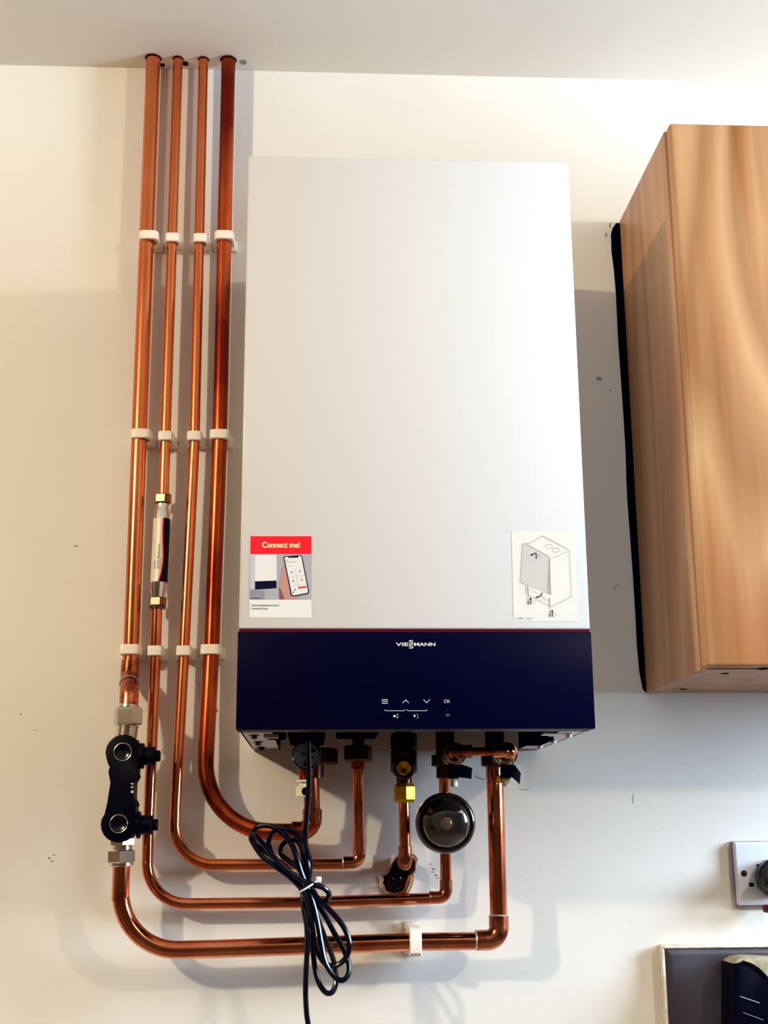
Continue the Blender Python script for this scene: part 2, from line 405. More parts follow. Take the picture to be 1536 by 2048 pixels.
# B upper / lower, 15 mm
b1 = U(327, 996, YP); b0 = top_on_ceiling(355.6, 134, b1, YP)
tB, _ = pipe('copper_pipe', 'thin copper pipe, second from the left, from ceiling to the labelled silver fitting', [b0, b1], [], .0075, 'cu'); collar(tB, b0, .0075)
YB = -.034
bl = [U(313.9, 1212, YP), U(311, 1310, YP), U(296.5, 1650, YB), U(292.5, 1809, YB), U(592, 1805.5, YB), U(864, 1797, YB)]
tBl, _ = pipe('copper_pipe', 'thin copper pipe from below the labelled silver fitting to behind the round black dome', bl, [.3, 0, .054, .5], .0075, 'cub')
bc = U(892.5, 1795, YB)
bu = U(888.5, 1540, -.06)
mb = MB(); mb.tube([bc+Vector((0, 0, .015)), U(889, 1580, -.055), U(888, 1470, -.06)], .0075, 28); mb.build('riser', 'cub', tBl)
elbow(tBl, bc, (-1, 0, 0), (0, 0, 1), .0075, leg=.021, R=.011, ring='cuj')
# C, 15 mm
YC = -.034
c2 = U(367.5, 1310, YP); c0 = top_on_ceiling(406.5, 134, c2, YP)
cl = [c0, U(388.8, 888, YP), c2, U(351, 1610, YC), U(347.5, 1730, YC), U(676, 1728, YC), U(692, 1727.5, YC)]
tC, _ = pipe('copper_pipe', 'thin copper pipe, third from the left at the ceiling, bending right above two others', cl, [0, .3, 0, .053, 0], .0075, 'cu')
cc = U(718.5, 1725, YC); collar(tC, c0, .0075)
mb = MB(); mb.tube([cc+Vector((0, 0, .012)), U(717, 1600, -.05), U(716.5, 1525, -.055)], .0078, 28); mb.build('riser', 'cub', tC)
elbow(tC, cc, (-1, 0, 0), (0, .0, 1), .0076, 'cub', leg=.021, R=.011)
# D, 22 mm tarnished
YD = -.036
d2 = U(423.2, 1300, YP); d0 = top_on_ceiling(456.6, 134, d2, YP)
dl = [d0, U(439, 888, YP), d2, U(412.5, 1500, YD), U(405.5, 1662, YD), U(606, 1664, -.06)]
tD, _ = pipe('copper_pipe', 'thick tarnished red copper pipe beside the boiler, bending right behind the cable coil', dl, [0, .3, 0, .092], .011, 'cud')
dc = U(625, 1662, -.062); collar(tD, d0, .011)
mb = MB(); mb.tube([dc+Vector((0, 0, .012)), U(622, 1560, -.07), U(619, 1500, -.072)], .0108, 28); mb.build('riser', 'cub', tD)
elbow(tD, dc, (-1, 0, 0), (0, 0, 1), .0112, 'cud', leg=.026, R=.017, ring='cud')
sleeve(tD, U(623.5, 1640, -.064), U(623, 1617, -.066), .011, 'cub', 'coupling', False)
sleeve(tD, U(417.6, 1425, YD+.003), U(418, 1417, YD+.003), .0106, 'cud', 'joint_mark', False)
# A2: filter bottom -> right valve
YA = -.07
al = [U(243, 1728, -.078), U(241.5, 1775, -.078), U(237, 1903, YA), U(440, 1897.5, YA), U(816, 1884, YA), U(975, 1881.5, YA)]
tA2, _ = pipe('copper_pipe', 'thick copper pipe below the black filter, lowest run along the wall', al, [.3, .088, 0, 0], .0112, 'cub')
ac = U(998.5, 1880, YA)
mb = MB(); mb.tube([ac+Vector((0, 0, .014)), U(990.3, 1570, YA), U(988, 1500, YA)], .0113, 28); mb.build('riser', 'cub', tA2)
elbow(tA2, ac, (-1, 0, 0), (0, 0, 1), .0115, 'cuj', leg=.030, R=.016)
# gas pipe
YG = -.055
gl = [U(808.5, 1590, YG), U(810.5, 1706, YG)]
gp = U(811, 1728, YG)
tG, _ = pipe('copper_pipe', 'short copper pipe dropping from the yellow brass nut into the hole in the wall', gl, [], .0076, 'cub')
mb = MB(); mb.tube(fillet([U(810.5, 1696, YG), gp, Vector((gp.x, .045, gp.z))], [.013]), .0088, 28); mb.build('elbow', 'cuj', tG)
sleeve(tG, U(810.2, 1700, YG), U(810, 1692, YG), .0079, 'cuj', 'joint_ring', False)
# black sleeve in the hole
mb = MB(); sp = U(793, 1770, .004); mb.sphere(sp+Vector((.001, .018, .002)), .0165, (1.02, .85, 1.25), 40)
tag(mb.build('pipe_sleeve', 'sleeve', base=sp+Vector((0, .018, -.02))), 'shiny black plastic sleeve inside the broken hole in the wall', 'sleeve')

# ------------------------------------------------------------------ clips
def clip_mesh(r, w, hh, Y, tilt=0):
    """outline around a pipe at local x=0, distance Y from the wall; local z centred"""
    mb = MB(); N = 40; oy0, oy1 = -.006, Y-r-.0045; rad = .006
    def outer(t):
        x, y = math.cos(t), math.sin(t); hx, hy = w/2, (oy0-oy1)/2; p = 5.0
        k = (abs(x/hx)**p + abs(y/hy)**p)**(-1/p); return Vector((x*k, (oy0+oy1)/2+y*k, 0))
    vo = [outer(2*math.pi*i/N) for i in range(N)]; cy = (oy0+oy1)/2
    vi = [Vector((math.cos(2*math.pi*i/N)*(r+.0002), Y+math.sin(2*math.pi*i/N)*(r+.0002), 0)) for i in range(N)]
    rings = []
    for z, o, s in ((-hh/2, 'i', 1), (-hh/2, 'o', .95), (-hh/2+.001, 'o', 1), (hh/2-.001, 'o', 1), (hh/2, 'o', .95), (hh/2, 'i', 1)):
        src = vo if o == 'o' else vi
        rings.append([Vector((p.x*s, cy+(p.y-cy)*s if o == 'o' else p.y, z)) for p in src])
    mb.rings(rings, cap=False, closed=True)
    b = MB(); b.box((-w/2-.003, -.0068, -hh/2-.002), (w/2+.003, 0, hh/2+.001), .0012)
    return mb, b
protos = {}
def clip(r, w, px, py, Y, label, group, row, rot=0):
    key = (r, Y, rot); p = U(px, py, Y)
    if key not in protos:
        t = thing('pipe_clip', label, 'pipe clip', (0, 0, 0), group)
        a, b = clip_mesh(r, w, .0135 if not rot else .0155, Y)
        a.build('strap', 'clip', t); b.build('clip_base', 'clip', t); protos[key] = t
    else:
        s = protos[key]; t = s.copy(); COL.objects.link(t); t['label'] = label
        for ch in s.children:
            c = ch.copy(); COL.objects.link(c); c.parent = t
    t.location = (p.x, 0, p.z)
    if rot: t.rotation_euler = (0, rot, 0)
G = 'white pipe clips on the wall'
names = ['leftmost thick copper pipe', 'second copper pipe', 'third copper pipe', 'tarnished copper pipe beside the boiler']
rowsl = ['upper row', 'middle row', 'lower row']
xs = [[(299, 477), (346, 480), (401.5, 481), (449, 477)], [(283.5, 872), (332, 875), (389.5, 875), (440, 873)], [(262.5, 1301), (311.3, 1303), (368.5, 1303), (422.5, 1301)]]
for r_ in range(3):
    for c_ in range(4):
        big = c_ in (0, 3); x, y = xs[r_][c_]
        clip(.011 if big else .0075, .029 if big else .022, x, y, YP, 'white plastic clip on the %s, %s' % (names[c_], rowsl[r_]), G, r_)
clip(.0112, .036, 830, 1884, YA, 'tall white clip holding the lowest horizontal copper pipe to the wall', G, 0, rot=math.radians(90))

# ------------------------------------------------------------------ scale reducer on pipe B
p0 = U(325.5, 1000, YP); p1 = U(315.5, 1208, YP); dr = (p1-p0).normalized(); LL = (p1-p0).length
tS = thing('water_conditioner', 'silver cylindrical water fitting with a white and navy label, in the second pipe', 'water conditioner', p1)
def at(f): return p0+dr*(LL*f)
mb = MB(); mb.hexn(p0+dr*-.008, dr, .014, .0128, .1); mb.build('compression_nut', 'nickel2', tS, 20)
mb = MB(); mb.hexn(at(1)+dr*-.009, dr, .013, .0128, .1).lathe(at(1)+dr*.004, dr, [(0, .0116), (.003, .0112)], 24); mb.build('compression_nut', 'nickel2', tS, 20)
mb = MB(); mb.lathe(p0+dr*.005, dr, [(0, .0088), (.006, .0088), (.010, .0098), (.014, .0112), (LL-.028, .0112), (LL-.022, .0100), (LL-.012, .0088)], 32); mb.build('barrel', 'chrome', tS)
# label wrap: white and navy sectors
def around(a0, a1, f0, f1, r, mi, mb, edge=None):
    n = 14
    for i in range(n):
        ta, tb = a0+(a1-a0)*i/n, a0+(a1-a0)*(i+1)/n
        q = []
        for f, t_ in ((f0, ta), (f0, tb), (f1, tb), (f1, ta)):
            q.append(at(f)+Vector((math.sin(t_)*r, -math.cos(t_)*r, 0)))
        mb.flat(q, mi)
mb = MB(); R_ = math.radians
lab0, lab1 = .19, .80
around(R_(-170), R_(170), lab0, lab1, .0119, 0, mb)
mb.build('label_wrap', 'labelw', tS)
mb = MB()
cur = [(.19, 22), (.3, 20), (.42, 24), (.52, 30), (.62, 32), (.72, 22), (.80, 8)]
for (fa, aa), (fb, ab) in zip(cur, cur[1:]):
    n = 10
    for i in range(n):
        q = []
        for f, a, k in ((fa, aa, i), (fa, aa, i+1), (fb, ab, i+1), (fb, ab, i)):
            t_ = R_(a+(110-a)*k/n); q.append(at(f)+Vector((math.sin(t_), -math.cos(t_), 0))*.0121)
        mb.flat(q, 0)
    q = [at(f)+Vector((math.sin(R_(a)), -math.cos(R_(a)), 0))*.01215 for f, a in ((fa, aa-7), (fa, aa+1), (fb, ab+1), (fb, ab-7))]
    mb.flat(q, 1)
mb.build('label_print', ['ink', 'redink'], tS)
def wrapfn(f, a): return at(f)+Vector((math.sin(R_(a)), -math.cos(R_(a)), 0))*.0122
def vtext(txt, f0, f1, a0, a1, m):  # reads upward
    text_on('lettering', txt, [(f1, a0), (f0, a0), (f0, a1), (f1, a1)], 0, m, tS, .0, fn=wrapfn)
vtext('Scale Reducer', .44, .68, -12, 2, 'ink'); vtext('water', .60, .68, -34, -20, 'dgrey'); vtext('15mm', .58, .68, 8, 22, 'orange')

# ------------------------------------------------------------------ magnetic filter
YF = -.078
c1 = U(245.8, 1504, YF-.02); c2_ = U(237.7, 1647.5, YF-.02)
tF = thing('pipe_filter', 'black dumbbell-shaped inline filter with two round windows, on the leftmost pipe', 'filter', U(243, 1725, YF))
def F6(x, y): return U(190+x/6.4, 1440+y/6.4, YF-.022)
out = []
for k in range(0, 13):
    a = math.radians(200 - k*19.5); out.append(c1+Vector((math.cos(a)*.0229, 0, math.sin(a)*.0229)))
out = out[::1]
out += [F6(548, 620), F6(545, 670), F6(522, 700), F6(505, 800), F6(498, 1000), F6(505, 1090), F6(524, 1140), F6(535, 1200)]
for k in range(0, 14):
    a = math.radians(22 - k*16.6); out.append(c2_+Vector((math.cos(a)*.0236, 0, math.sin(a)*.0236)))
out += [F6(168, 1125), F6(186, 1060), F6(197, 800), F6(200, 660), F6(188, 600), F6(165, 540)]
mb = MB(); mb.prism(out, (0, .030, 0), bev=.003, seg=3); mb.build('body', 'navy', tF, 40)
for c in (c1, c2_):
    w_ = MB(); q = c+Vector((0, -.001, 0)); w_.tube([q+Vector((math.cos(k*math.pi/24)*.0112, -.0008, math.sin(k*math.pi/24)*.0112)) for k in range(48)], .0007, 10, closed=True); w_.build('cap_ring', 'nickel', tF)
    w_ = MB(); w_.lathe(q+Vector((0, .002, 0)), (0, -1, 0), [(0, .0106), (.0022, .0106), (.003, .0095), (.0016, .006), (.0012, .001)], 32); w_.build('cap', 'cable', tF)
for (fx, y0, y1, bx, by0, by1, tx, ty0, ty1, ex) in ((405, 850, 1052, 450, 880, 1025, 530, 910, 998, 568), (385, 1412, 1620, 420, 1440, 1590, 505, 1468, 1558, 545)):
    g = lambda x, y: U(180+x/4.097, 1280+y/4.097, YF-.005)
    pc = g(fx-60, (y0+y1)/2); sc = 1/ (4.097*F_PX/1.74)
    mb = MB(); L1 = (fx-(fx-60))*sc
    h = lambda a, b: (b-a)/2*sc
    L = lambda x: (x-(fx-60))*sc
    mb.lathe(pc, (1, 0, 0), [(0, .010), (L(fx)-.0005, .012), (L(fx), h(y0, y1)), (L(bx)-.002, h(y0, y1)), (L(bx)-.001, h(by0, by1)), (L(tx)-.001, h(by0, by1)), (L(tx), h(by0, by1)*.9), (L(tx)+.0003, h(ty0, ty1)), (L(ex)-.001, h(ty0, ty1)), (L(ex), h(ty0, ty1)*.85)], 28)
    mb.build('valve_knob', 'navy', tF, 30)
# nuts and silver necks
def vert(px, py0, py1, Y): a = U(px[0], py0, Y); b = U(px[1], py1, Y); return a, b, (b-a).normalized(), (b-a).length
a, b, d, L = vert((258, 257), 1409, 1416, YF); mb = MB(); mb.lathe(a, d, [(0, .0130), (L, .0135)], 28); mb.build('olive_ring', 'nickel', tF)
a, b, d, L = vert((257, 256), 1416, 1451, YF); mb = MB(); mb.hexn(a, d, L, .0192, .09, ph=R_(8)); mb.lathe(a, d, [(-.001, .0155), (.002, .0155)], 28); mb.build('compression_nut', 'nickel', tF, 20)
a, b, d, L = vert((255.5, 252), 1450, 1476, YF); mb = MB(); mb.lathe(a, d, [(0, .0135), (.001, .0148), (.003, .0148), (.0035, .0140), (L, .0140)], 28); mb.build('neck', 'nickel', tF)
a, b, d, L = vert((245, 244), 1676, 1700, YF); mb = MB(); mb.hexn(a, d, L-.006, .0172, .05, ph=R_(20)); mb.lathe(a, d, [(L-.007, .0128), (L, .0128)], 28); mb.build('neck', 'nickel', tF, 20)
a, b, d, L = vert((243.5, 243), 1700, 1726, YF); mb = MB(); mb.hexn(a, d, L, .0184, .07, ph=R_(30)); mb.build('compression_nut', 'nickel', tF, 20)
a, b, d, L = vert((243, 243), 1725, 1733, YF); mb = MB(); mb.lathe(a, d, [(0, .0152), (L*.8, .0152), (L, .0140)], 28); mb.build('washer', 'nickel', tF)
mb = MB(); mb.tube([U(262, 1480, -.062), U(258, 1560, -.058), U(250, 1690, -.062)], .011, 20); mb.build('brass_core', 'darkbrass', tF)
text_on('lettering', 'i-i', [(261, 1576), (261, 1566), (267, 1566), (267, 1576)], YF-.0224, 'sil', tF, .02)
text_on('lettering', 'I', (262, 1581, 267, 1586), YF-.0224, 'sil', tF, .02)

# ------------------------------------------------------------------ boiler
tb = thing('boiler', 'white wall-hung gas boiler with a black glass control strip along its base', 'boiler', ((X0+X1)/2, -BD/2, ZB))
T = .0015
mb = MB()   # casing: sides, top, back (open below)
mb.box((X0+.002, -BD+.02, ZB), (X0+.004, -.001, ZT-.001)); mb.box((X1-.004, -BD+.02, ZB), (X1-.002, -.001, ZT-.001))
mb.box((X0+.002, -BD+.02, ZT-.003), (X1-.002, -.001, ZT-.001)); mb.box((X0+.004, -.004, ZB+.03), (X1-.004, -.001, ZT-.003))
mb.build('casing', 'white', tb)
mb = MB(); mb.box((X0, -BD, ZW), (X1, -BD+.022, ZT), .0025, 3); mb.build('front_panel', 'white', tb)
mb = MB(); mb.box((X0-.001, -BD, ZB), (X1+.001, -BD+.04, ZW-.0030), .0012, 2); cp = mb.build('control_panel', 'panel', tb)
mb = MB(); mb.box((X0+.0005, -BD+.002, ZW-.0036), (X1-.0005, -BD+.02, ZW+.0005)); mb.build('red_trim', 'red', tb)
mb = MB(); mb.box((X0+.03, -BD+.04, ZB+.028), (X1-.03, -.003, ZB+.032)); mb.build('base_plate', 'gapshade_base', tb)
# folded bottom flanges with screws
for sx, xa in ((1, X0+.002), (-1, X1-.002)):
    wd = .036 if sx == 1 else .030
    mb = MB(); xs_ = sorted((xa, xa+sx*wd)); mb.box((xs_[0], -BD+.041, ZB), (xs_[1], -.06 if sx == 1 else -.03, ZB+.0015)); fl = mb.build('bottom_flange', 'steel', tb)
    mb = MB(); xs_ = sorted((xa+sx*wd, xa+sx*(wd+.0015))); mb.box((xs_[0], -BD+.041, ZB), (xs_[1], -.03, ZB+.03)); mb.build('flange_lip', 'gapshade_base', tb)
    for yy in ((-.295, -.185, -.085) if sx == 1 else (-.30, -.20, -.10)):
        mb = MB(); c = Vector((xa+sx*.014, yy, ZB)); mb.lathe(c, (0, 0, -1), [(0, .0062), (.0012, .0062), (.0015, .0045)], 20); mb.lathe(c+Vector((0, 0, -.0012)), (0, 0, -1), [(0, .0038), (.003, .0036), (.004, .0022)], 16); mb.build('screw', 'steel' if sx == -1 else 'bezel', fl, 25)
# clamps and boxes visible beneath the base
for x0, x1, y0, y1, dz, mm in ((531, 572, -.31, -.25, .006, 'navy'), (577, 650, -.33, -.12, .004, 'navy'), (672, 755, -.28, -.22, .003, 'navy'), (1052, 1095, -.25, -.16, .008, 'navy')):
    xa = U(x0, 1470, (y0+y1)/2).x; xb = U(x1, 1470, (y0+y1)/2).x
    mb = MB(); mb.box((xa, y0, ZB+.003-dz), (xb, y1, ZB+.029), .003); mb.build('base_box', 'gapshade_base', tb)
mb = MB(); p = U(552, 1468, -.30); mb.box((p.x-.014, -.311, ZB-.0045), (p.x+.003, -.295, ZB+.0), .001); mb.build('brass_tab', 'tan', tb)
mb = MB(); p = U(1105, 1466, -.29); mb.box((p.x-.012, -.305, ZB-.001), (p.x+.012, -.280, ZB+.001)); mb.build('paper_tag', 'label', tb)

# logo and key symbols on the glass
YL = -BD-.0003
def g7(x, y): return (750+x/9.035, 1270+y/9.035)
def b7(x0, y0, x1, y1): return (*g7(x0, y0), *g7(x1, y1))
text_on('logo', 'VIE', b7(375, 137, 602, 200), YL, 'sil', cp, .022)
text_on('logo', 'S', b7(612, 92, 694, 165), YL, 'sil', cp, .012)
text_on('logo', 'S', b7(612, 172, 694, 244), YL, 'sil', cp, .012)
text_on('logo', 'MANN', b7(706, 137, 1092, 200), YL, 'sil', cp, .022)
text_on('ok_symbol', 'OK', b7(1247, 1168, 1358, 1228), YL, 'sil', cp, -.01)
mb = MB()
for y in (1168, 1200, 1234): stroke(mb, [g7(127, y), g7(230, y)], 1.2, YL)
mb.build('menu_symbol', 'sil', cp)
mb = MB(); stroke(mb, [g7(500, 1228), g7(555, 1172), g7(610, 1228)], 1.1, YL); mb.build('up_arrow', 'sil', cp)
mb = MB(); stroke(mb, [g7(878, 1168), g7(933, 1226), g7(986, 1168)], 1.1, YL); mb.build('down_arrow', 'sil', cp)
mb = MB(); stroke(mb, [g7(175, 1348), g7(190, 1368), g7(535, 1368), g7(541, 1345)], .9, YL); stroke(mb, [g7(575, 1348), g7(592, 1368), g7(930, 1368), g7(940, 1345)], .9, YL); mb.build('bracket_lines', 'sil', cp)
mb = MB(); ink(mb, [g7(325, 1480), g7(340, 1450), g7(352, 1440), g7(368, 1450), g7(385, 1480)], YL); stroke(mb, [g7(388, 1428), g7(410, 1428), g7(410, 1500), g7(388, 1500)], .7, YL); mb.build('service_symbol', 'sil', cp)
mb = MB(); ink(mb, [g7(714+16*math.cos(k*.7), 1460+24*math.sin(k*.7)) for k in range(9)], YL); stroke(mb, [g7(755, 1430), g7(775, 1450), g7(780, 1500), g7(750, 1500)], .5, YL); mb.build('fault_symbol', 'sil', cp)
mb = MB()
for r in (46, 26): stroke(mb, [g7(1315+r*math.sin(a), 1475-r*math.cos(a)) for a in [R_(-60+20*k) for k in range(7)]], .8, YL)
stroke(mb, [g7(1315, 1345), g7(1315, 1365)], .6, YL); ink(mb, [g7(1315+6*math.cos(k), 1474+6*math.sin(k)) for k in range(6)], YL)
mb.build('wifi_symbol', 'sil2', cp)

# stickers
def g5(x, y): return (460+x/5.486, 1040+y/5.486)
Y1, Y2, Y3, Y4 = -BD-.0002, -BD-.0004, -BD-.0006, -BD-.0008
mb = MB(); ink(mb, [g5(*p) for p in ((217, 177), (893, 177), (897, 1072), (215, 1068))], Y1)
ink(mb, [g5(*p) for p in ((226, 177), (893, 177), (893, 374), (222, 374))], Y2, 1)
ink(mb, [g5(*p) for p in ((222, 376), (893, 376), (893, 872), (217, 872))], Y2, 2)
ink(mb, [g5(*p) for p in ((222, 378), (276, 378), (274, 760), (218, 760))], Y3, 3)
ink(mb, [g5(*p) for p in ((218, 762), (378, 775), (380, 870), (217, 870))], Y3, 4)
st = mb.build('app_sticker', ['label', 'redink', 'grey1', 'lilac', 'grey2'], tb)
mb = MB(); ink(mb, [g5(*p) for p in ((275, 380), (512, 380), (512, 664), (273, 672))], Y3); ink(mb, [g5(*p) for p in ((273, 674), (510, 664), (510, 748), (274, 764))], Y3, 1); mb.build('printed_boiler', ['phone', 'ink'], st)
mb = MB(); ink(mb, [g5(*p) for p in ((545, 870), (538, 740), (545, 680), (575, 560), (570, 515), (590, 498), (625, 560), (665, 830), (720, 850), (770, 830), (740, 870))], Y3, 0)
ink(mb, [g5(*p) for p in ((545, 870), (538, 740), (560, 760), (600, 868))], Y3-.0001, 1)
for y in (575, 660, 740): ink(mb, [g5(820, y-15), g5(850, y-8), g5(856, y+12), g5(830, y+18)], Y3, 0)
mb.build('printed_hand', ['skin', 'skin2'], st)
mb = MB(); ink(mb, [g5(*p) for p in ((588, 412), (602, 396), (775, 386), (793, 398), (868, 790), (852, 812), (690, 840), (670, 826))], Y4, 0)
ink(mb, [g5(*p) for p in ((598, 415), (610, 405), (770, 395), (783, 405), (856, 786), (845, 800), (695, 828), (680, 816))], Y4-.0001, 1)
ink(mb, [g5(*p) for p in ((635, 404), (752, 396), (750, 412), (645, 416))], Y4-.0002, 0)
ink(mb, [g5(*p) for p in ((748, 735), (836, 724), (840, 742), (752, 752))], Y4-.0002, 2)
for x, y in ((676, 572), (765, 562), (692, 668), (786, 655), (695, 792), (713, 765)): ink(mb, [g5(x-10, y-8), g5(x+10, y-9), g5(x+8, y+9), g5(x-8, y+9)], Y4-.0002, 3)
for y, xx in ((448, 612), (466, 618), (508, 640)): stroke(mb, [g5(xx, y), g5(xx+(110 if y == 466 else 30), y-8)], .8, Y4-.0002, 3)
stroke(mb, [g5(712, 530), g5(765, 780)], .5, Y4-.0002, 4); stroke(mb, [g5(640, 625), g5(820, 608)], .5, Y4-.0002, 4); stroke(mb, [g5(655, 725), g5(840, 702)], .5, Y4-.0002, 4)
mb.build('printed_phone', ['ink', 'phone', 'redink', 'dgrey', 'lgrey'], st)
text_on('lettering', 'Connect me!', (*g5(350, 240), *g5(768, 305)), Y3, 'cream', st, .03)
text_on('lettering', 'link.viessmann.com/', (*g5(240, 920), *g5(538, 946)), Y3, 'dgrey', st, .01)
text_on('lettering', 'connect-me', (*g5(240, 960), *g5(412, 982)), Y3, 'dgrey', st, .01)
text_on('lettering', 'viessmann', (*g5(240, 848), *g5(330, 862)), Y4, 'ink', st, .01)

def g6(x, y): return (980+x/6.4, 1040+y/6.4)
mb = MB(); ink(mb, [g6(*p) for p in ((275, 140), (1085, 148), (1140, 1300), (302, 1290))], Y1)
ink(mb, [g6(*p) for p in ((420, 300), (460, 303), (762, 470), (778, 955), (735, 935), (388, 795))], Y2, 1)
ink(mb, [g6(*p) for p in ((755, 600), (762, 470), (778, 955), (735, 935))], Y3, 2)
st2 = mb.build('instruction_sticker', ['label', 'pgrey', 'lgrey'], tb)
mb = MB()
for pts, wd in (([(420, 300), (500, 300), (680, 200), (1015, 380), (1045, 975), (785, 1110), (500, 960), (455, 935), (455, 850)], .8), ([(680, 215), (800, 270), (985, 375)], .6), ([(460, 303), (762, 470)], 1.2), ([(762, 470), (765, 510), (1000, 395)], .7), ([(420, 300), (388, 795), (470, 840)], .7), ([(500, 865), (760, 1040)], .6)):
    stroke(mb, [g6(*p) for p in pts], wd, Y3)
for cx, cy in ((752, 335), (845, 385)): stroke(mb, [g6(cx+45*math.cos(k*.45), cy+27*math.sin(k*.45)) for k in range(15)], .7, Y3)
for cx, cy in ((627, 462), (557, 1050), (680, 1000), (835, 1210)): stroke(mb, [g6(cx+22*math.cos(k*.6), cy+22*math.sin(k*.6)) for k in range(12)], .5, Y3)
mb.build('printed_outline', 'lgrey', st2)
mb = MB(); stroke(mb, [g6(762, 500), g6(768, 800), g6(778, 955)], .9, Y3-.0001); mb.build('printed_edge', 'dgrey', st2)
for p_, q_, r_, y in (((480, 845), (487, 935), (492, 1070), 1060), ((758, 1000), (764, 1090), (770, 1230), 1215)):
    mb = MB(); stroke(mb, [g6(*p_), g6(*q_)], 1.5, Y3-.0001); stroke(mb, [g6(*q_), g6(*r_)], .8, Y3-.0001)
    x = r_[0]-1; ink(mb, [g6(x-9, y-25), g6(x+9, y-25), g6(x+10, y+22), g6(x-10, y+22)], Y3-.0001); mb.build('printed_screwdriver', 'dgrey', st2)
mb = MB(); stroke(mb, [g6(592, 495), g6(592, 428), g6(572, 422), g6(535, 448)], 1.6, Y4); ink(mb, [g6(510, 452), g6(545, 430), g6(552, 455)], Y4); mb.build('printed_arrow', 'ink', st2)
mb = MB(); stroke(mb, [g6(668, 930), g6(655, 960), g6(625, 985), g6(605, 990)], 1.8, Y4); ink(mb, [g6(580, 990), g6(612, 975), g6(618, 1000)], Y4); mb.build('printed_arrow', 'ink', st2)
for x, y in ((519, 985), (796, 1145)):
    mb = MB(); stroke(mb, [g6(x+3, y+90), g6(x+2, y+30)], 1.6, Y4); ink(mb, [g6(x-14, y+35), g6(x, y), g6(x+16, y+35)], Y4); mb.build('printed_arrow', 'ink', st2)
text_on('lettering', '6195881', (*g6(338, 1250), *g6(428, 1268)), Y3, 'dgrey', st2, .01); text_on('lettering', '360250', (*g6(470, 1252), *g6(542, 1268)), Y3, 'dgrey', st2, .0)

# ------------------------------------------------------------------ fittings under the boiler
def riser_to_base(p, r, par, m='darkbrass'):
    mb = MB(); mb.lathe(p, (0, 0, 1), [(0, r), (ZB+.028-p.z, r)], 24); mb.build('tail', m, par)
# D connection: tee with gauge, nut, white drain valve
pD = U(620, 1520, -.072)
tV = thing('boiler_valve', 'dark brass fitting behind the hanging cable, with pressure gauge and white drain cap', 'valve', pD)
riser_to_base(pD, .013, tV)
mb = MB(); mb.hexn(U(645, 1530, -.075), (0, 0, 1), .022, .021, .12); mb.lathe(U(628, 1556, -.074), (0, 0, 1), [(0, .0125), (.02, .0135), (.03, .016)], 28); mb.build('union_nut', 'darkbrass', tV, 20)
gc = U(612, 1511, -.150)
mb = MB(); gd = Vector((-.12, -1, -.25)).normalized(); mb.lathe(gc-gd*.03, gd, [(0, .012), (.012, .017), (.018, .0185), (.030, .0185), (.0315, .0175), (.0305, .0165), (.029, .0163)], 36); mb.build('gauge_case', 'bezel', tV)
mb = MB(); mb.lathe(gc-gd*.0012, gd, [(0, .0162), (.0004, .016)], 36); gf = mb.build('gauge_face', 'gface', tV)
mb = MB(); sx = gd.cross(Vector((0, 0, 1))).normalized(); sy = sx.cross(gd); c = gc+gd*-.0004
mb.tube([c+sx*-.009+sy*-.003, c+sx*.005+sy*.003], .0012, 6); mb.build('gauge_needle', 'ink', tV)
mb = MB(); mb.flat([c+gd*.0006+sx*a_+sy*b_ for a_, b_ in ((-.013, .006), (-.004, .0135), (.003, .013), (-.002, .007), (-.008, .003))]); mb.build('gauge_scale', 'ink', tV)
mb = MB(); mb.flat([c+gd*.0006+sx*a_+sy*b_ for a_, b_ in ((-.006, -.013), (.004, -.0135), (.002, -.006), (-.003, -.007))]); mb.build('gauge_scale', 'ink', tV)
mb = MB(); mb.lathe(gc+Vector((.0, .016, -.012)), (0, 0, -1), [(0, .010), (.011, .010), (.012, .0085), (.022, .0085)], 24); mb.build('gauge_stem', 'cud', tV)
q = U(607, 1560, -.135)
mb = MB(); mb.lathe(q, (0, 0, -1), [(0, .0095), (.003, .0095), (.0032, .006), (.008, .006), (.0082, .0098), (.020, .0098), (.021, .009)], 24); mb.build('drain_cap', 'capw', tV)
mb = MB(); mb.lathe(q+Vector((.003, -.0090, -.0145)), (0, -1, 0), [(0, .0052), (.0015, .0052), (.001, .004)], 20); mb.build('drain_port', 'navy', tV)
mb = MB(); mb.tube([gc+Vector((.001, .03, 0)), pD+Vector((0, -.005, .0))], .008, 16); mb.build('branch', 'darkbrass', tV)
# C connection nut
pC = U(716.5, 1520, -.055)
tN = thing('boiler_coupling', 'dark hexagonal coupling on top of the short upright pipe left of the gas valve', 'coupling', pC)
mb = MB(); mb.lathe(U(716.5, 1538, -.055), (0, 0, 1), [(0, .0092), (.006, .0098), (.010, .012), (.014, .012)], 24); mb.build('sleeve', 'cud', tN)
mb = MB(); mb.hexn(U(716.5, 1524, -.055), (0, 0, 1), .022, .0195, .12); mb.build('union_nut', 'darkbrass', tN, 20); riser_to_base(U(716.5, 1500, -.055), .0085, tN)
